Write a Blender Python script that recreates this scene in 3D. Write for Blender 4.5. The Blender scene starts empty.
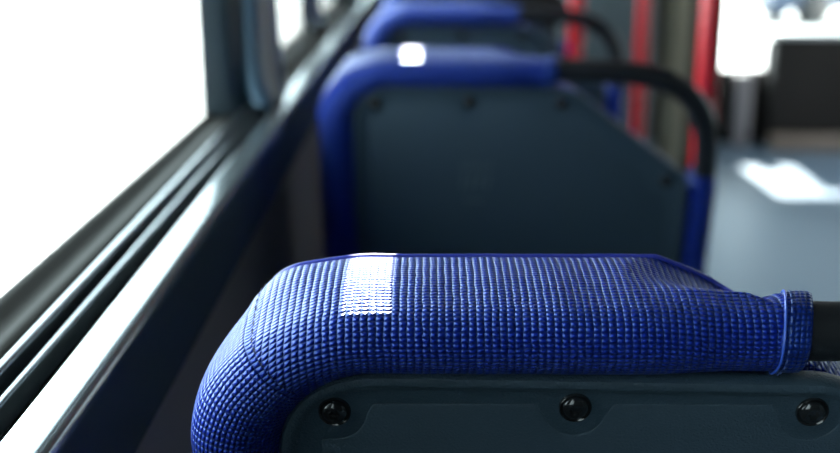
import bpy, bmesh, math, random
from mathutils import Vector, Matrix
from math import sin, cos, tan, pi, radians, atan, sqrt, exp
random.seed(7)
SC = bpy.context.scene
COL = SC.collection

# ------------------------------------------------------------------ camera
CZ = 1.15
PITCH, YAW = radians(15.7), atan(7 / 1100)
cam = bpy.data.cameras.new('camera')
cam_o = bpy.data.objects.new('camera', cam)
COL.objects.link(cam_o)
cam_o.location = (0, 0, CZ)
cam_o.rotation_euler = (pi / 2 - PITCH, 0, YAW)
cam.sensor_width = 36.0
cam.lens = 1100 / 840 * 36
cam.clip_start = 0.02
cam.dof.use_dof = True
cam.dof.focus_distance = 0.485
cam.dof.aperture_fstop = cam.lens / 1000 / 0.0095
cam.dof.aperture_blades = 0
SC.camera = cam_o

# ------------------------------------------------------------------ world, sun, exposure
world = bpy.data.worlds.new('sky')
SC.world = world
world.use_nodes = True
bg = world.node_tree.nodes['Background']
bg.inputs['Color'].default_value = (0.82, 0.95, 1.0, 1)
# the sky is brightest low down ahead and to the left, shaped to lift the highlights there
wn = world.node_tree
wtc = wn.nodes.new('ShaderNodeTexCoord')
wdot = wn.nodes.new('ShaderNodeVectorMath')
wdot.operation = 'DOT_PRODUCT'
wn.links.new(wtc.outputs['Generated'], wdot.inputs[0])
wdot.inputs[1].default_value = Vector((-0.62, 0.75, 0.22)).normalized()
wmr = wn.nodes.new('ShaderNodeMapRange')
wmr.interpolation_type = 'SMOOTHSTEP'
wn.links.new(wdot.outputs['Value'], wmr.inputs['Value'])
wmr.inputs['From Min'].default_value = 0.45
wmr.inputs['From Max'].default_value = 1.0
wmr.inputs['To Min'].default_value = 7.0
wmr.inputs['To Max'].default_value = 24.0
wn.links.new(wmr.outputs['Result'], bg.inputs['Strength'])
SUN_EL = radians(34)
sun = bpy.data.lights.new('sun', 'SUN')
sun.energy = 58
sun.angle = radians(0.12)
sun.color = (1.0, 0.97, 0.92)
sun_o = bpy.data.objects.new('sun', sun)
COL.objects.link(sun_o)
sun_o.location = (0, 12, 12)
sun_o.rotation_euler = (-(pi / 2 - SUN_EL), 0, 0)
vs = SC.view_settings
vs.view_transform = 'Standard'
vs.look = 'None'
vs.exposure = -0.42
vs.gamma = 1.0
vs.use_curve_mapping = False

# ------------------------------------------------------------------ materials
def mat(name, col, rough=0.5, metal=0.0, spec=0.5, bump=None, var=None, coat=0.0):
    """col = linear rgb; bump = (noise scale, distance); var = (noise scale, second colour)"""
    m = bpy.data.materials.new(name)
    m.use_nodes = True
    nt = m.node_tree
    b = nt.nodes['Principled BSDF']
    b.inputs['Base Color'].default_value = (*col, 1)
    b.inputs['Roughness'].default_value = rough
    b.inputs['Metallic'].default_value = metal
    b.inputs['Specular IOR Level'].default_value = spec
    b.inputs['Coat Weight'].default_value = coat
    tc = nt.nodes.new('ShaderNodeTexCoord')
    if var:
        n = nt.nodes.new('ShaderNodeTexNoise')
        n.inputs['Scale'].default_value = var[0]
        n.inputs['Detail'].default_value = 4
        nt.links.new(tc.outputs['Object'], n.inputs['Vector'])
        mx = nt.nodes.new('ShaderNodeMix')
        mx.data_type = 'RGBA'
        mx.inputs[6].default_value = (*col, 1)
        mx.inputs[7].default_value = (*var[1], 1)
        nt.links.new(n.outputs['Fac'], mx.inputs[0])
        nt.links.new(mx.outputs[2], b.inputs['Base Color'])
    if bump:
        n = nt.nodes.new('ShaderNodeTexNoise')
        n.inputs['Scale'].default_value = bump[0]
        n.inputs['Detail'].default_value = 3
        nt.links.new(tc.outputs['Object'], n.inputs['Vector'])
        bp = nt.nodes.new('ShaderNodeBump')
        bp.inputs['Distance'].default_value = bump[1]
        bp.inputs['Strength'].default_value = 1
        nt.links.new(n.outputs['Fac'], bp.inputs['Height'])
        nt.links.new(bp.outputs['Normal'], b.inputs['Normal'])
    return m


def fabric_mat(name, col, gap, pu=0.0033, pv=0.0024, dist=0.0011, rough=0.36, spec=1.0):
    """waffle-woven coated fabric: rounded cells on the UV layer, which is in metres"""
    m = bpy.data.materials.new(name)
    m.use_nodes = True
    nt = m.node_tree
    L = nt.links.new
    b = nt.nodes['Principled BSDF']

    def math_(op, a, bb=None):
        n = nt.nodes.new('ShaderNodeMath')
        n.operation = op
        for i, v in enumerate((a, bb)):
            if v is None:
                continue
            if isinstance(v, (int, float)):
                n.inputs[i].default_value = v
            else:
                L(v, n.inputs[i])
        return n.outputs[0]
    uv = nt.nodes.new('ShaderNodeUVMap')
    uv.uv_map = 'weave'
    tc = nt.nodes.new('ShaderNodeTexCoord')
    wob = nt.nodes.new('ShaderNodeTexNoise')
    wob.inputs['Scale'].default_value = 160
    L(tc.outputs['Object'], wob.inputs['Vector'])
    sep = nt.nodes.new('ShaderNodeSeparateXYZ')
    L(uv.outputs['UV'], sep.inputs[0])
    wo = math_('MULTIPLY', math_('SUBTRACT', wob.outputs['Fac'], 0.5), 0.0012)
    u = math_('ADD', sep.outputs[0], wo)
    v = math_('ADD', sep.outputs[1], wo)
    su = math_('ABSOLUTE', math_('SINE', math_('MULTIPLY', u, pi / pu)))
    sv = math_('ABSOLUTE', math_('SINE', math_('MULTIPLY', v, pi / pv)))
    h = math_('POWER', math_('MULTIPLY', su, sv), 0.95)
    mx = nt.nodes.new('ShaderNodeMix')
    mx.data_type = 'RGBA'
    mx.inputs[6].default_value = (*gap, 1)  # dark mesh colour, with the shade between cells put into it
    mx.inputs[7].default_value = (*col, 1)
    L(h, mx.inputs[0])
    L(mx.outputs[2], b.inputs['Base Color'])
    bp = nt.nodes.new('ShaderNodeBump')
    bp.inputs['Distance'].default_value = dist
    bp.inputs['Strength'].default_value = 1
    L(h, bp.inputs['Height'])
    L(bp.outputs['Normal'], b.inputs['Normal'])
    b.inputs['Roughness'].default_value = rough
    b.inputs['Specular IOR Level'].default_value = spec
    b.inputs['Specular Tint'].default_value = (0.22, 0.42, 1, 1)
    b.inputs['Sheen Weight'].default_value = 0.08
    b.inputs['Sheen Roughness'].default_value = 0.4
    b.inputs['Sheen Tint'].default_value = (0.45, 0.65, 1, 1)
    return m


def glass_mat(name, tint):
    m = bpy.data.materials.new(name)
    m.use_nodes = True
    nt = m.node_tree
    nt.nodes.remove(nt.nodes['Principled BSDF'])
    out = nt.nodes['Material Output']
    tr = nt.nodes.new('ShaderNodeBsdfTransparent')
    tr.inputs[0].default_value = (*tint, 1)
    gl = nt.nodes.new('ShaderNodeBsdfGlossy')
    gl.inputs['Roughness'].default_value = 0.02
    lw = nt.nodes.new('ShaderNodeLayerWeight')       # Schlick reflectance, the same from either side of the pane
    lw.inputs['Blend'].default_value = 0.5
    pw = nt.nodes.new('ShaderNodeMath')
    pw.operation = 'POWER'
    nt.links.new(lw.outputs['Facing'], pw.inputs[0])
    pw.inputs[1].default_value = 5
    fr = nt.nodes.new('ShaderNodeMath')
    fr.operation = 'MULTIPLY_ADD'
    nt.links.new(pw.outputs[0], fr.inputs[0])
    fr.inputs[1].default_value = 0.96
    fr.inputs[2].default_value = 0.04
    mx = nt.nodes.new('ShaderNodeMixShader')
    nt.links.new(fr.outputs[0], mx.inputs[0])
    nt.links.new(tr.outputs[0], mx.inputs[1])
    nt.links.new(gl.outputs[0], mx.inputs[2])
    nt.links.new(mx.outputs[0], out.inputs['Surface'])
    return m


M = dict(
    fabric=fabric_mat('blue_waffle_fabric', (0.006, 0.026, 0.42), (0.002, 0.008, 0.12)),
    hem=fabric_mat('blue_hem_fabric', (0.005, 0.030, 0.30), (0.002, 0.008, 0.08), pu=0.0024, pv=0.0026, dist=0.0005),
    piping=mat('blue_piping', (0.03, 0.045, 0.36), 0.4),
    hempipe=mat('light_blue_cord', (0.04, 0.11, 0.55), 0.35),
    thread=mat('navy_thread', (0.004, 0.008, 0.05), 0.7),
    palethread=mat('pale_blue_thread', (0.08, 0.14, 0.38), 0.6),
    panel=mat('slate_plastic', (0.034, 0.063, 0.088), 0.5, bump=(900, 0.0006)),
    mark=mat('pale_slate_plastic', (0.085, 0.125, 0.145), 0.4),
    screw=mat('black_screw', (0.012, 0.014, 0.016), 0.16, spec=0.7),
    tube=mat('black_tube', (0.012, 0.014, 0.017), 0.38, bump=(1200, 0.0001)),
    seatshell=mat('dark_seat_shell', (0.02, 0.03, 0.04), 0.5),
    rail=mat('dark_glossy_rail', (0.17, 0.20, 0.215), 0.2, metal=0.75, spec=0.9, bump=(700, 0.00005)),
    gasket=mat('black_rubber_gasket', (0.012, 0.011, 0.009), 0.75, spec=0.08),
    track=mat('anodised_track', (0.12, 0.14, 0.155), 0.28, metal=0.8),
    pillar=mat('dark_pillar_plastic', (0.016, 0.028, 0.036), 0.35),
    pillarreflection=mat('pillar_trim_blue_reflection', (0.03, 0.075, 0.12), 0.35),
    wall=mat('taupe_wall_panel', (0.10, 0.082, 0.08), 0.6, bump=(400, 0.0002)),
    floor=mat('pale_grey_blue_lino', (0.13, 0.18, 0.24), 0.4, var=(60, (0.115, 0.16, 0.215))),
    ceiling=mat('light_ceiling', (0.10, 0.105, 0.11), 0.6),
    red=mat('red_enamel', (0.55, 0.012, 0.018), 0.32, coat=0.3),
    dark=mat('charcoal_panel', (0.013, 0.0115, 0.011), 0.8, spec=0.2, var=(3, (0.024, 0.021, 0.02))),
    greytrim=mat('light_grey_trim', (0.45, 0.47, 0.48), 0.4),
    post=mat('mauve_grey_post', (0.22, 0.20, 0.21), 0.45),
    front=mat('grey_blue_front_panel', (0.08, 0.10, 0.11), 0.5),
    beige=mat('beige_post', (0.22, 0.19, 0.13), 0.5),
    black=mat('matt_black', (0.008, 0.008, 0.009), 0.55),
    brown=mat('brown_kick_strip', (0.20, 0.15, 0.12), 0.5),
    yellow=mat('yellow_edge', (0.7, 0.5, 0.03), 0.4),
    glass=glass_mat('window_glass', (0.93, 0.97, 0.97)),
    pavement=mat('pale_pavement', (0.42, 0.41, 0.39), 0.8, var=(2, (0.36, 0.35, 0.34))),
    carpaint=mat('blue_car_paint', (0.01, 0.03, 0.07), 0.3, coat=0.3),
    carglass=mat('dark_car_glass', (0.01, 0.012, 0.015), 0.1),
    tyre=mat('tyre_rubber', (0.015, 0.015, 0.015), 0.8),
    orange=mat('orange_brick', (0.28, 0.10, 0.05), 0.8, var=(20, (0.2, 0.08, 0.05))),
)

# ------------------------------------------------------------------ mesh helpers
def build(name, bm, m, parent=None, smooth=True, uv=False):
    me = bpy.data.meshes.new(name)
    bmesh.ops.recalc_face_normals(bm, faces=bm.faces)
    bm.to_mesh(me)
    bm.free()
    me.materials.append(m)
    if smooth:
        for p in me.polygons:
            p.use_smooth = True
        try:
            me.set_sharp_from_angle(angle=radians(40))
        except Exception:
            pass
    o = bpy.data.objects.new(name, me)
    COL.objects.link(o)
    if parent:
        o.parent = parent
    return o


def box(bm, x0, x1, y0, y1, z0, z1, bev=0.0):
    r = bmesh.ops.create_cube(bm, size=1)
    vsx = r['verts']
    for v in vsx:
        v.co = Vector(((x0 + x1) / 2 + v.co.x * (x1 - x0), (y0 + y1) / 2 + v.co.y * (y1 - y0), (z0 + z1) / 2 + v.co.z * (z1 - z0)))
    if bev:
        es = list({e for v in vsx for e in v.link_edges})
        bmesh.ops.bevel(bm, geom=es, offset=bev, segments=3, affect='EDGES', profile=0.5)


def loft(bm, rings, close_ring=True, cap=True, uvs=None):
    """skin a list of rings (lists of Vectors); uvs[i][j] optional"""
    vr = [[bm.verts.new(p) for p in r] for r in rings]
    n = len(rings[0])
    lay = bm.loops.layers.uv.get('weave') or bm.loops.layers.uv.new('weave')
    for i in range(len(vr) - 1):
        for j in range(n if close_ring else n - 1):
            k = (j + 1) % n
            f = bm.faces.new((vr[i][j], vr[i + 1][j], vr[i + 1][k], vr[i][k]))
            if uvs:
                for lp, (a, b) in zip(f.loops, ((i, j), (i + 1, j), (i + 1, j + 1), (i, j + 1))):
                    lp[lay].uv = uvs(i, a, b)
    if cap and close_ring:
        bm.faces.new(vr[0])
        bm.faces.new(list(reversed(vr[-1])))
    return vr


def tube(bm, pts, r, seg=20, radii=None):
    pts = [Vector(p) for p in pts]
    rings = []
    up = None
    for i, p in enumerate(pts):
        t = (pts[min(i + 1, len(pts) - 1)] - pts[max(i - 1, 0)]).normalized()
        if up is None:
            up = t.orthogonal().normalized()
        else:
            up = (up - t * up.dot(t)).normalized()
        s = t.cross(up)
        rr = radii[i] if radii else r
        rings.append([p + (up * cos(2 * pi * k / seg) + s * sin(2 * pi * k / seg)) * rr for k in range(seg)])
    loft(bm, rings)


def spline(pts, n):
    """Catmull-Rom through pts (tuples), n samples evenly spaced by arc length"""
    P = [Vector(p) for p in pts]
    P = [P[0] * 2 - P[1]] + P + [P[-1] * 2 - P[-2]]
    dense = []
    for i in range(1, len(P) - 2):
        for k in range(16):
            t = k / 16
            a, b, c, d = P[i - 1], P[i], P[i + 1], P[i + 2]
            dense.append(0.5 * ((2 * b) + (c - a) * t + (2 * a - 5 * b + 4 * c - d) * t * t + (3 * b - a - 3 * c + d) * t ** 3))
    dense.append(P[-2])
    acc = [0]
    for i in range(1, len(dense)):
        acc.append(acc[-1] + (dense[i] - dense[i - 1]).length)
    out = []
    j = 0
    for k in range(n):
        s = acc[-1] * k / (n - 1)
        while j < len(acc) - 2 and acc[j + 1] < s:
            j += 1
        t = (s - acc[j]) / max(1e-9, acc[j + 1] - acc[j])
        out.append(dense[j].lerp(dense[j + 1], min(1, max(0, t))))
    return out


def smooth01(a, b, x):
    t = min(1, max(0, (x - a) / (b - a)))
    return t * t * (3 - 2 * t)


def empty(name, loc=(0, 0, 0), rz=0.0):
    o = bpy.data.objects.new(name, None)
    COL.objects.link(o)
    o.location = loc
    o.rotation_euler = (0, 0, rz)
    o.empty_display_size = 0.05
    return o


def tag(o, label, cat, group=None):
    o['label'] = label
    o['category'] = cat
    if group:
        o['group'] = group
    return o


def struct(name, bm, m, parent=None, smooth=False):
    o = build(name, bm, m, parent, smooth)
    if parent is None:
        o['kind'] = 'structure'
    return o


def copy_tree(o, parent=None):
    c = o.copy()
    COL.objects.link(c)
    if parent:
        c.parent = parent
    for ch in list(o.children):
        copy_tree(ch, c)
    return c


def extrude_y(bm, prof, y0, y1, close=True, ny=1):
    rings = [[Vector((x, y0 + (y1 - y0) * i / ny, z)) for x, z in prof] for i in range(ny + 1)]
    loft(bm, rings, close_ring=close, cap=close)


def round_profile(pts, rads, seg=6):
    """polygon (x, z) with rounded corners"""
    out = []
    n = len(pts)
    for i, p in enumerate(pts):
        p = Vector(p)
        a, b = Vector(pts[i - 1]), Vector(pts[(i + 1) % n])
        r = rads[i] if isinstance(rads, (list, tuple)) else rads
        da, db = (a - p), (b - p)
        if r <= 0:
            out.append(tuple(p))
            continue
        d = min(r, da.length * 0.49, db.length * 0.49)
        s, e = p + da.normalized() * d, p + db.normalized() * d
        for k in range(seg + 1):
            t = k / seg
            q = s * (1 - t) ** 2 + p * 2 * t * (1 - t) + e * t * t
            out.append((q.x, q.y))
    return out


# ------------------------------------------------------------------ the shell of the bus
YB, YF = -1.6, 5.75          # rear and front ends
XR = 2.35                    # right wall
ZR = 2.2                     # ceiling
bm = bmesh.new()
box(bm, -0.26, XR + 0.03, YB - 0.03, YF + 0.03, -0.06, 0)
struct('floor', bm, M['floor'])

# ceiling in strips round an added, unseen slit that lets one ribbon of sun in
SLX = -0.0265
SLW = 0.0100
SLY0, SLY1 = 0.3 + (ZR - 1.0) / tan(SUN_EL), 1.5 + (ZR - 1.0) / tan(SUN_EL)
bm = bmesh.new()
t = 0.004
SLK = 0.011              # the slit runs very slightly askew


def slab(x0, x1, slant0, slant1):
    r = bmesh.ops.create_cube(bm, size=1)
    for v in r['verts']:
        y = YB if v.co.y < 0 else YF
        sh = SLK * (y - SLY0 - 0.15)
        v.co = Vector(((x0 + sh * slant0) if v.co.x < 0 else (x1 + sh * slant1), y, ZR if v.co.z < 0 else ZR + t))


slab(-0.26, SLX - SLW, 0, 1)
slab(SLX + SLW, XR, 1, 0)
box(bm, SLX - SLW - 0.06, SLX + SLW + 0.06, YB, SLY0, ZR + t, ZR + 2 * t)
box(bm, SLX - SLW - 0.06, SLX + SLW + 0.06, SLY1, YF, ZR + t, ZR + 2 * t)
struct('ceiling', bm, M['ceiling'])

# left wall below the windows
bm = bmesh.new()
box(bm, -0.262, -0.166, YB, YF, 0, CZ - 0.280)
wl = struct('wall_left', bm, M['wall'])
# grooves between wall panels and the header above the windows
bm = bmesh.new()
box(bm, -0.262, -0.20, YB, YF, 1.95, ZR)
box(bm, -0.254, -0.225, 0.30, 1.40, 1.23, 1.96)      # added unseen blind, keeps skylight off the rear-facing seat backs
struct('wall_left_header_and_added_blind', bm, M['pillar'])

# window rail: vertical dark face, rounded nose, flat ledge, groove
prof = round_profile([(-0.157, CZ - 0.281), (-0.157, CZ - 0.2138), (-0.1815, CZ - 0.2142), (-0.1835, CZ - 0.234), (-0.262, CZ - 0.234), (-0.262, CZ - 0.281)],
                     [0.004, 0.008, 0.002, 0, 0, 0], 12)
bm = bmesh.new()
extrude_y(bm, prof, YB, YF, ny=1)
struct('trim_1', bm, M['rail'], smooth=True)
# twin metal lips of the window channel
bm = bmesh.new()
for x, z, w in ((-0.2005, CZ - 0.2185, 0.0022), (-0.2135, CZ - 0.2155, 0.0032)):
    extrude_y(bm, round_profile([(x + w, CZ - 0.2335), (x + w, z), (x - w, z), (x - w, CZ - 0.2335)], [0, w * 0.9, w * 0.9, 0], 6), YB, 1.30)
struct('trim_2', bm, M['track'], smooth=True)
# rubber gasket rising to the glass
prof = round_profile([(-0.2195, CZ - 0.2335), (-0.2205, CZ - 0.226), (-0.229, CZ - 0.2205), (-0.242, CZ - 0.2275), (-0.2535, CZ - 0.2215), (-0.2595, CZ - 0.2215), (-0.2595, CZ - 0.2335)],
                     [0, 0.003, 0.005, 0.006, 0.002, 0.001, 0], 6)
bm = bmesh.new()
extrude_y(bm, prof, YB, YF)
box(bm, -0.2190, -0.1838, YB, YF, CZ - 0.2345, CZ - 0.2332)  # black strip added to darken the groove floor
struct('trim_3', bm, M['gasket'], smooth=True)

# window pillars
def pillar(name, y0, y1, depth, trim=True):
    bm = bmesh.new()
    pr = round_profile([(-0.262, y0), (-0.262 + depth * 0.45, y0 + 0.004), (-0.262 + depth, y0 + (y1 - y0) * 0.45), (-0.262 + depth, y1 - 0.01), (-0.262, y1)], [0, 0.01, 0.02, 0.012, 0], 6)
    rings = []
    for z in (CZ - 0.234, CZ - 0.2, CZ - 0.1, 1.3, 1.6, 1.96):
        lean = max(0, z - 0.95) * 0.02
        fl = 0.020 * exp(-max(0, z - (CZ - 0.234)) / 0.03)
        rings.append([Vector((x + (lean + fl) * (x + 0.262) / depth, y, z)) for x, y in pr])
    loft(bm, rings)
    o = struct(name, bm, M['pillar'], smooth=True)
    if trim:
        bm = bmesh.new()
        rings = []
        for z in (CZ - 0.214, CZ - 0.205, CZ - 0.19, CZ - 0.16, CZ - 0.1, 1.3, 1.6, 1.95):
            lean = max(0, z - 0.95) * 0.02
            fl = 0.024 * exp(-max(0, z - (CZ - 0.214)) / 0.028)
            cx, cy = -0.262 + depth * 0.72 + lean + fl * 0.8, y0 + (y1 - y0) * 0.28 - fl * 1.2
            rings.append([Vector((cx + 0.013 * cos(a), cy + 0.020 * sin(a), z)) for a in [2 * pi * k / 16 for k in range(16)]])
        loft(bm, rings)
        build('trim_strip', bm, M['pillarreflection'], o)  # reflected blue of seats and sky painted into this strip
    return o


bm = bmesh.new()
box(bm, -0.262, -0.19, 0.02, 0.30, CZ - 0.234, 1.96)  # unseen pillar added to cut window light and deepen contrast
struct('wall_left_added_pillar', bm, M['pillar'])
pillar('trim_4', 1.275, 1.46, 0.068)
pillar('trim_5', 2.30, 2.50, 0.022, False)
pillar('trim_6', 3.10, 3.35, 0.068)
# panes
for i, (y0, y1) in enumerate(((0.29, 1.277), (1.45, 2.305), (2.49, 3.12), (3.33, YF), (YB, 0.03))):
    bm = bmesh.new()
    box(bm, -0.259, -0.2555, y0, y1, CZ - 0.2225, 1.955)
    struct('window_%d' % (i + 1), bm, M['glass'])

# rear wall and right wall
bm = bmesh.new()
box(bm, -0.26, XR, YB - 0.03, YB, 0, ZR)
struct('wall_rear', bm, M['black'])
bm = bmesh.new()
box(bm, XR, XR + 0.03, YB, 1.4, 0, ZR)
box(bm, XR, XR + 0.03, 1.4, 2.5, 0, ZR)
box(bm, XR, XR + 0.03, 2.5, 3.3, 0, 0.95)
box(bm, XR, XR + 0.03, 2.5, 3.3, 1.95, ZR)
box(bm, XR, XR + 0.03, 3.3, 4.66, 0, ZR)
box(bm, XR, XR + 0.03, 4.66, 5.2, 2.0, ZR)
box(bm, XR, XR + 0.03, 5.2, YF, 0, ZR)
struct('wall_right', bm, M['front'])
for i, (y0, y1) in enumerate(((2.5, 3.3),)):
    bm = bmesh.new()
    box(bm, XR + 0.01, XR + 0.014, y0, y1, 0.95, 1.95)
    struct('window_%d' % (i + 6), bm, M['glass'])

# front end
bm = bmesh.new()
box(bm, -0.26, 1.50, YF, YF + 0.03, 0, 0.98)
box(bm, 1.50, 1.76, YF, YF + 0.03, 0, 0.39)
box(bm, 1.76, XR, YF, YF + 0.03, 0, 0.52)
box(bm, -0.26, XR, YF, YF + 0.03, 2.0, ZR)
struct('wall_front', bm, M['dark'])
bm = bmesh.new()
box(bm, 1.475, 1.505, YF - 0.01, YF + 0.02, 0.62, 0.98)
struct('trim_7', bm, M['yellow'])
bm = bmesh.new()
box(bm, -0.26, XR, YF + 0.012, YF + 0.016, 0.4, 2.0)
struct('window_7', bm, M['glass'])

bm = bmesh.new()
box(bm, -0.2, XR - 0.02, YF - 0.015, YF - 0.011, 0.79, ZR - 0.01)  # unseen blind added to stop sun reaching further along the floor
struct('wall_front_added_blind', bm, M['dark'])

# ------------------------------------------------------------------ outside
bm = bmesh.new()
box(bm, -60, 60, -40, 90, -0.75, -0.70)
struct('ground', bm, M['pavement'])

# ------------------------------------------------------------------ the bus seat
TAU = radians(10)
O = Vector((0, 0, 0.957))
AX, AW, AN = Vector((1, 0, 0)), Vector((0, -sin(TAU), cos(TAU))), Vector((0, cos(TAU), sin(TAU)))


def S(x, w, n):
    return O + AX * x + AW * w + AN * n


# panel outline (x, w), anticlockwise from the lower left, with rounded corners
PANEL = round_profile([(-0.0675, -0.46), (0.326, -0.46), (0.327, -0.111), (0.187, -0.0038), (-0.0675, 0.0005)], [0.02, 0.02, 0.012, 0.016, 0.05], 14)
WB = -0.46


def inset(poly, d):
    n = len(poly)
    out = []
    for i in range(n):
        a, p, b = Vector(poly[i - 1]), Vector(poly[i]), Vector(poly[(i + 1) % n])
        e1, e2 = (p - a), (b - p)
        if e1.length < 1e-7 or e2.length < 1e-7:
            out.append((p.x, p.y))
            continue
        n1, n2 = Vector((-e1.y, e1.x)).normalized(), Vector((-e2.y, e2.x)).normalized()
        m = (n1 + n2).normalized()
        k = d / max(0.5, m.dot(n1))
        q = p + m * k
        out.append((q.x, q.y))
    return out


def dedupe(poly):
    out = []
    for p in poly:
        if not out or (Vector(p) - Vector(out[-1])).length > 1e-5:
            out.append(p)
    return out


PANEL = dedupe(PANEL)
SCREWS = [(-0.0412, -0.0205), (0.0665, -0.0180), (0.1725, -0.0200), (0.3015, -0.116)]


def make_seat():
    root = empty('bus_seat')
    # ---- back panel with a raised bead at its edge
    bm = bmesh.new()
    rings = []
    for d, n in ((0.002, 0.010), (0.0, 0.004), (0.0, -0.0012), (0.0012, -0.0034), (0.0036, -0.0042), (0.0058, -0.0034), (0.0078, -0.0014), (0.0092, -0.0008)):
        rings.append([S(x, w, n) for x, w in inset(PANEL, d)])
    vr = loft(bm, rings, cap=False)
    bm.faces.new(vr[-1])
    bm.faces.new(vr[0])
    panel = build('back_panel', bm, M['panel'], root)
    # ---- shallow raised field whose edge dips under each screw
    top = []
    xs = [-0.050 + 0.002 * k for k in range(0, 117)]
    right = 0.168
    pts = [(-0.0475, -0.41), (0.298, -0.41), (0.298, -0.146), (0.292, -0.1335), (0.279, -0.128), (0.2745, -0.114), (0.272, -0.1045)]
    x = 0.27
    edge = []
    k = 0.190
    while k > -0.046:
        w = -0.0165
        for sx, sw in SCREWS[:3]:
            dx = k - sx
            rr = 0.0145
            if abs(dx) < rr:
                w = min(w, sw - sqrt(rr * rr - dx * dx) * 1.05)
            elif abs(dx) < rr + 0.004:
                f = (abs(dx) - rr) / 0.004
                w = min(w, -0.0165 - (1 - f) ** 2 * 0.006)
        if k < SCREWS[0][0]:
            w = -0.0357
        edge.append((k, w))
        k -= 0.0011
    edge = [e for e in edge if e[0] < 0.186]
    field = pts + edge + [(-0.0475, -0.0365)]
    fin = dedupe(field)
    bm = bmesh.new()
    rings = [[S(x, w, n) for x, w in inset(fin, d)] for d, n in ((0, -0.0004), (0.0, -0.0010), (0.0003, -0.0012), (0.0007, -0.00128))]
    vr = loft(bm, rings, cap=False)
    bmesh.ops.triangle_fill(bm, use_beauty=True, use_dissolve=False, edges=[e for e in bm.edges if e.is_boundary and all(v in set(vr[-1]) for v in e.verts)])
    build('raised_field', bm, M['panel'], panel)
    # ---- domed screws in a shallow collar
    for sx, sw in SCREWS:
        bm = bmesh.new()
        base = -0.0012
        pr = [(0.0074, base + 0.0006), (0.0074, base - 0.0006), (0.0070, base - 0.0011), (0.0065, base - 0.0008), (0.0062, base - 0.0004)]
        for k in range(0, 8):
            a = k / 7 * 1.05
            pr.append((0.0060 * cos(a) / 1.0 if k else 0.0060, base - 0.0002 - 0.0032 * sin(a)))
        pr += [(0.0024, base - 0.0030), (0.0022, base - 0.0012), (0.0012, base - 0.0011), (0.0006, base - 0.0011)]
        rings = []
        for r, n in pr:
            hexy = 6 if r < 0.0025 and r > 0.0012 else 0
            ring = []
            for q in range(24):
                a = 2 * pi * q / 24
                rad = r * (1 + 0.14 * cos(6 * a)) if hexy else r
                ring.append(S(sx + rad * cos(a), sw + rad * sin(a), n))
            rings.append(ring)
        loft(bm, rings)
        build('screw', bm, M['screw'], panel)
    # ---- small moulded mark in the middle of the panel: two rows of raised bars and a line
    bm = bmesh.new()

    def bar(x0, w0, x1, w1, t=0.0022):
        d = Vector((x1 - x0, w1 - w0)).normalized()
        p = Vector((-d.y, d.x)) * t / 2
        q = [(x0 + p.x, w0 + p.y), (x0 - p.x, w0 - p.y), (x1 - p.x, w1 - p.y), (x1 + p.x, w1 + p.y)]
        loft(bm, [[S(a, b, -0.0012) for a, b in q], [S(a, b, -0.0020) for a, b in q]])
    for k in range(5):
        bar(0.060 + 0.0078 * k, -0.103, 0.0612 + 0.0078 * k, -0.092)
    for k in range(4):
        bar(0.059 + 0.010 * k, -0.127, 0.0625 + 0.010 * k, -0.108, 0.003)
    bar(0.062, -0.142, 0.086, -0.142)
    build('moulded_mark', bm, M['mark'], panel, smooth=False)

    # ---- fabric roll: up the window side, round the corner, along the top to the hem on the tube
    TC, TN, TR = 0.0143, 0.010, 0.0172      # roll round the tube: centre (w, n) and radius
    NS = 49
    sec = spline([(-0.006, 0.006), (-0.001, -0.001), (0.005, -0.0085), (0.0145, -0.0125), (0.0240, -0.0100), (0.0302, -0.0025),
                  (0.0322, 0.008), (0.0328, 0.022), (0.0320, 0.036), (0.0300, 0.049), (0.0268, 0.0570), (0.021, 0.063), (0.008, 0.066), (-0.012, 0.067)], NS)
    circ = []
    for j in range(NS):
        a = -2.35 - 5.5 * j / (NS - 1) + 0.0
        # starts at the lower front, runs up the near side, over the top and down the far side
        circ.append(Vector((TC + TR * sin(a + pi * 1.0 + 0.0), TN + TR * cos(a + pi))))
    # orient the circle the same way as the section: lower near side first
    circ = [Vector((TC + TR * sin(th), TN - TR * cos(th))) for th in [radians(-75) + radians(330) * j / (NS - 1) for j in range(NS)]]
    RC = 0.044
    CX, CW = -0.0675 + RC, 0.0005 - RC
    SEAM = radians(43)
    path = []   # (x, w, outward x, outward w, piece, u)
    x = 0.160
    while x > CX + 1e-6:
        path.append((x, 0.0005, 0.0, 1.0, 0))
        x -= 0.0022
    NA = 56
    for k in range(NA + 1):
        a = radians(90) * k / NA
        path.append((CX - RC * sin(a), CW + RC * cos(a), -sin(a), cos(a), 0 if a <= SEAM else 1))
    w = CW
    while w > WB + 0.02:
        w -= 0.004
        path.append((-0.0675, w, -1.0, 0.0, 1))
    rings, uvu = [], []
    rnd = random.Random(3)
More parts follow.
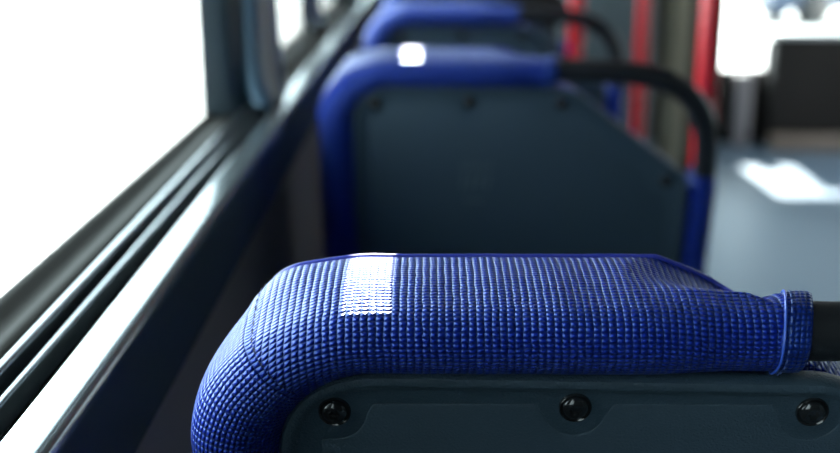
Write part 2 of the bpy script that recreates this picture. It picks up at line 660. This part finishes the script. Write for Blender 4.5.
    for i, (px, pw, ox, ow, piece) in enumerate(path):
        ring = []
        mix = smooth01(0.104, 0.146, px) if piece == 0 else 0.0
        a = math.atan2(-ox, ow)
        da = (a - SEAM) * (RC + 0.03)
        seam = exp(-(da / 0.0014) ** 2) * 0.0009 if 0 < a < pi / 2 else 0
        ridge = exp(-((da - 0.0035) / 0.0022) ** 2) * 0.0008 if 0 < a < pi / 2 else 0
        for j in range(NS):
            p = sec[j]
            o_, n_ = p.x, p.y
            s = j / (NS - 1)
            # the far edge drops along the cut-off corner
            if piece == 0 and px > 0.085:
                dd = max(0, px - 0.089)
                lim = 0.0325 - 0.24 * dd - 3.2 * dd * dd
                if n_ > 0.012:
                    f = smooth01(0.012, 0.040, n_)
                    o_ = o_ + (min(o_, lim) - o_) * f
                c = circ[j]
                mm = smooth01(0.138, 0.157, px)
                if n_ <= 0.012:
                    mm = max(mm, smooth01(0.095, 0.140, px))
                o_, n_ = o_ + (c.x - o_) * mm, n_ + (c.y - n_) * mm
            # the cover is pulled tight over the corner and fuller down the side
            if a > 0:
                o_ *= 1 + 0.17 * exp(-((a - 0.95) / 0.45) ** 2) + 0.26 * smooth01(0.85, 1.57, a)
                o_ += 0.0048 * smooth01(0.005, 0.045, n_) * exp(-((a - 0.62) / 0.22) ** 2)
                o_ -= 0.0020 * smooth01(-0.002, 0.050, n_) * smooth01(0.30, 0.85, a)
            # corner puckers and slight slackness of the cover
            k = sin(pi * min(1, s * 1.25))
            slack = 0.0003 * sin(px * 95 + pw * 60 + s * 7) + 0.0002 * sin(px * 210 - pw * 150 + 2)
            dent = 0.0
            if a > 0.25:
                dent = 0.0035 * exp(-((s - 0.06) / 0.06) ** 2) * smooth01(0.9, 1.5, a)
            off = (slack + ridge - seam) * k
            cen = Vector((0.012, 0.014))
            d = (Vector((o_, n_)) - cen)
            d = d.normalized() if d.length > 1e-6 else Vector((1, 0))
            o_ += d.x * off
            n_ += d.y * off + dent
            ring.append(S(px + ox * o_, pw + ow * o_, n_))
        rings.append(ring)
    # lengths for the weave
    arcs = []
    for ring in rings:
        acc_ = [0]
        for j in range(1, NS):
            acc_.append(acc_[-1] + (ring[j] - ring[j - 1]).length)
        arcs.append([v - acc_[11] + 0.1 for v in acc_])

    side_u = [0.0]
    for (x0, w0, ox0, ow0, _a), (x1, w1, ox1, ow1, _b) in zip(path, path[1:]):
        side_u.append(side_u[-1] + (Vector((x1 + ox1 * 0.028, w1 + ow1 * 0.028)) - Vector((x0 + ox0 * 0.028, w0 + ow0 * 0.028))).length)

    def uvf(i, a, b):
        top_piece = path[i][4] == 0 and path[min(i + 1, len(path) - 1)][4] == 0
        q = rings[a][min(b, NS - 1)]
        px, pw, ox, ow, _ = path[a]
        o_here = (q - S(px, pw, 0)).dot(AX * ox + AW * ow)
        if top_piece:
            return (0.5 + px + ox * o_here, arcs[a][min(b, NS - 1)])
        return (0.2 - side_u[a], arcs[a][min(b, NS - 1)] + 0.0011)
    bm = bmesh.new()
    vr = loft(bm, rings, close_ring=False, cap=False, uvs=uvf)
    cover = build('backrest_cover', bm, M['fabric'], root)
    # piping along the far edge
    jp = min(range(NS), key=lambda j: (sec[j] - Vector((0.0268, 0.0570))).length)
    bm = bmesh.new()
    pp = []
    for i, (px, pw, ox, ow, piece) in enumerate(path):
        if piece == 0 and px > 0.149:
            continue
        pp.append(rings[i][jp] + (AX * ox + AW * ow) * 0.0004 + AN * 0.0004)
    tube(bm, pp, 0.0013, 10)
    build('piping', bm, M['piping'], cover)
    # stitching beside the corner seam
    bm = bmesh.new()
    i0 = min(range(len(path)), key=lambda i: abs(math.atan2(-path[i][2], path[i][3]) - SEAM))
    for di, mm_ in ((-1, 0),):
        for j in range(2, jp - 1, 2):
            a, b = rings[i0 + di][j], rings[i0 + di][j + 1]
            nn = (a - S(CX, CW, 0.014)).normalized() * 0.0003
            tube(bm, [a + nn * 0.3, (a + b) / 2 + nn * 2, b + nn * 0.3], 0.00026, 6)
    build('seam_stitching', bm, M['thread'], cover)
    # hem band where the cover closes on the tube
    bm = bmesh.new()
    rings2, acc = [], 0
    hx = [(0.1555, 0.0160), (0.1558, 0.0174), (0.1563, 0.0179), (0.1572, 0.0177), (0.1595, 0.0181), (0.163, 0.0182), (0.1670, 0.0180), (0.1685, 0.0172), (0.1687, 0.0140)]
    NR = 48
    for hx_, hr in hx:
        ring = []
        for k in range(NR):
            th = 2 * pi * k / NR
            r = hr + 0.0004 * sin(3 * th + 1) + 0.0003 * sin(7 * th)
            skew = -0.0022 * smooth01(-0.2, -1.0, sin(th)) - 0.0042 * cos(th)
            ring.append(S(hx_ + skew, TC + r * sin(th), TN - r * cos(th)))
        rings2.append(ring)

    def uvh(i, a, b):
        return (hx[a][0], b / NR * 2 * pi * 0.018)
    loft(bm, rings2, uvs=uvh, cap=True)
    build('hem_band', bm, M['hem'], cover)
    bm = bmesh.new()
    cord = []
    for k in range(NR + 1):
        th = 2 * pi * k / NR
        r = 0.0183 + 0.0004 * sin(3 * th + 1)
        skew = -0.0022 * smooth01(-0.2, -1.0, sin(th)) - 0.0042 * cos(th)
        cord.append(S(0.1565 + skew, TC + r * sin(th), TN - r * cos(th)))
    tube(bm, cord, 0.0006, 8)
    build('hem_cord', bm, M['hempipe'], cover)
    bm = bmesh.new()
    for k in range(0, NR, 2):
        q = []
        for kk in (k, k + 0.55, k + 1.1):
            th = 2 * pi * kk / NR
            r = 0.0181 + (0.0005 if kk == k + 0.55 else 0.0)
            skew = -0.0022 * smooth01(-0.2, -1.0, sin(th)) - 0.0042 * cos(th)
            q.append(S(0.1590 + skew, TC + r * sin(th), TN - r * cos(th)))
        tube(bm, q, 0.0004, 6)
    build('hem_stitching', bm, M['palethread'], cover)

    # ---- front cushion of the backrest (its edge shows beyond the cut-off corner)
    bm = bmesh.new()
    out = round_profile([(-0.090, WB), (0.330, WB), (0.333, -0.124), (0.182, -0.008), (0.115, 0.008), (-0.090, 0.016)], [0.02, 0.03, 0.02, 0.02, 0.03, 0.085], 12)
    out = dedupe(out)
    rings = []
    for d, n in ((0.012, 0.012), (0.004, 0.013), (0.0, 0.018), (0.0, 0.044), (0.004, 0.052), (0.014, 0.058), (0.035, 0.062)):
        rings.append([S(x, w, n) for x, w in inset(out, d)])
    vr = loft(bm, rings, cap=False, uvs=lambda i, a, b: (out[b % len(out)][0], out[b % len(out)][1] + a * 0.008))
    bm.faces.new(vr[0])
    bm.faces.new(vr[-1])
    build('front_cushion', bm, M['fabric'], root)
    # ---- grab handle tube
    bm = bmesh.new()
    ctrl = [(0.10, 0.0152), (0.17, 0.0152), (0.225, 0.0145), (0.266, 0.0105), (0.298, 0.0005), (0.322, -0.0165), (0.339, -0.041), (0.3465, -0.075), (0.3480, -0.12), (0.3480, -0.25), (0.3480, -0.50)]
    tube(bm, [S(p.x, p.y, TN) for p in spline(ctrl, 70)], 0.0133, 24)
    build('grab_handle', bm, M['tube'], root)
    # ---- fabric sleeve on the aisle side of the frame
    bm = bmesh.new()
    rings = []
    for k in range(24):
        w = -0.112 - 0.345 * k / 23
        r = 0.0165 if k in (0, 23) else 0.0182
        rings.append([S(0.3470 + r * cos(2 * pi * q / 28), w, TN + 0.006 + r * 1.4 * sin(2 * pi * q / 28)) for q in range(28)])
    loft(bm, rings, uvs=lambda i, a, b: (b * 0.0042, a * 0.015))
    build('side_sleeve', bm, M['fabric'], root)
    # ---- seat cushion, shell and pedestal
    bm = bmesh.new()
    box(bm, -0.095, 0.335, 0.13, 0.46, 0.42, 0.49, 0.025)
    box(bm, -0.095, 0.335, 0.13, 0.20, 0.44, 0.56, 0.025)
    build('seat_cushion', bm, M['fabric'], root)
    bm = bmesh.new()
    box(bm, -0.10, 0.34, 0.06, 0.45, 0.385, 0.425, 0.012)
    box(bm, -0.10, 0.353, 0.075, 0.135, 0.40, 0.52, 0.012)
    build('seat_shell', bm, M['seatshell'], root)
    bm = bmesh.new()
    box(bm, 0.06, 0.18, 0.16, 0.40, -0.01, 0.39, 0.01)
    box(bm, 0.02, 0.22, 0.12, 0.44, -0.012, 0.018, 0.006)
    build('pedestal', bm, M['seatshell'], root)
    return root


seat = make_seat()
GRP = 'bus seats in the window row'
SEATS = [(0.0, 0.45, 0.0, 'nearest blue waffle-fabric bus seat, in sharp focus, with screws along its grey back'),
         (-0.018, 1.25, 0.0075, 'second blue bus seat, just ahead of the sharp one, black handle curving over cut corner'),
         (-0.004, 1.96, 0.010, 'third blue bus seat, blurred, its headrest cut by the top edge'),
         (0.0, 2.68, 0.010, 'fourth seat along the window, mostly hidden behind the third seat')]
for i, (x, y, z, lab) in enumerate(SEATS):
    o = seat if i == 0 else copy_tree(seat)
    o.location = (x, y, z)
    tag(o, lab, 'bus seat', GRP)

# ------------------------------------------------------------------ red grab poles
def pole(x, y, r, label):
    root = empty('grab_pole', (x, y, 0))
    bm = bmesh.new()
    tube(bm, [(0, 0, 0.0), (0, 0, 1.1), (0, 0, ZR)], r, 28)
    build('pole_shaft', bm, M['red'], root)
    bm = bmesh.new()
    tube(bm, [(0, 0, 0.0), (0, 0, 0.012), (0, 0, 0.02)], r * 1.9, 28, [r * 1.9, r * 1.9, r * 1.2])
    build('floor_flange', bm, M['greytrim'], root)
    tag(root, label, 'pole', 'red grab poles')


pole(0.4235, 1.66, 0.0175, 'bright red grab pole beside the curved handle of the second seat')
pole(0.339, 2.53, 0.0175, 'red grab pole seen through the handle loop of the third seat')
pole(0.592, 3.05, 0.0180, 'dim red grab pole further ahead, beside the beige post')

# ------------------------------------------------------------------ front end furniture
bm = bmesh.new()
box(bm, 0.62, 1.00, 4.9, 5.3, 0, 0.98, 0.02)
tag(build('dashboard_cabinet', bm, M['front']), 'blurred grey-blue cabinet at the front of the bus, behind the red poles', 'cabinet')
bm = bmesh.new()
box(bm, 1.07, 1.185, 5.0, 5.1, 0, ZR, 0.02)
tag(build('beige_post', bm, M['beige']), 'blurred beige upright post between the dim red pole and the bright one', 'post')
bm = bmesh.new()
box(bm, 1.205, 1.29, 5.02, 5.14, 0, 1.3, 0.02)
tag(build('ticket_machine', bm, M['black']), 'blurred black upright machine just left of the bright red pole', 'ticket machine')
root = empty('driver_partition', (0, 0, 0))
bm = bmesh.new()
box(bm, 1.755, XR - 0.01, 5.58, 5.72, 0.0, 0.575, 0.01)
build('partition_body', bm, M['dark'], root)
bm = bmesh.new()
box(bm, 1.745, XR - 0.01, 5.56, 5.73, 0.573, 0.60, 0.006)
build('top_ledge', bm, M['greytrim'], root)
bm = bmesh.new()
box(bm, 1.755, XR - 0.01, 5.53, 5.59, 0.0, 0.08, 0.006)
build('kick_strip', bm, M['brown'], root)
tag(root, 'dark charcoal partition with a pale top ledge at the far right', 'partition')
bm = bmesh.new()
box(bm, 1.585, 1.67, 5.62, 5.68, 0, 0.385, 0.012)
tag(build('door_post', bm, M['post']), 'blurred pale mauve-grey post left of the dark partition', 'post')

# ------------------------------------------------------------------ parked cars far outside
def car(x, y, rz, m, label):
    root = empty('parked_car', (x, y, -0.70), rz)
    bm = bmesh.new()
    side = [(-2.1, 0.28), (-2.15, 0.62), (-1.95, 0.86), (-1.0, 0.95), (0.9, 0.97), (1.75, 0.84), (2.1, 0.64), (2.12, 0.3)]
    loft(bm, [[Vector((px, w_, pz)) for px, pz in round_profile(side, 0.1, 4)] for w_ in (-0.85, 0.85)])
    build('car_body', bm, m, root)
    bm = bmesh.new()
    lo = [(-1.75, 0.90), (-1.15, 1.42), (0.25, 1.45), (1.05, 0.93)]
    loft(bm, [[Vector((px, w_ * (0.80 if pz < 1 else 0.66), pz)) for px, pz in lo] for w_ in (-1, 1)])
    build('cabin_glass', bm, M['carglass'], root)
    bm = bmesh.new()
    box(bm, -1.12, 0.22, -0.64, 0.64, 1.41, 1.48, 0.03)
    build('car_roof', bm, m, root)
    for px in (-1.3, 1.35):
        for w_ in (-0.86, 0.68):
            bm = bmesh.new()
            tube(bm, [(px, w_, 0.31), (px, w_ + 0.09, 0.31), (px, w_ + 0.18, 0.31)], 0.31, 20)
            build('wheel', bm, M['tyre'], root)
    tag(root, label, 'car', 'cars parked outside')


car(7.9, 20.4, 0.12, M['carpaint'], 'blurred dark blue car on bright pavement, seen through the windscreen at upper right')
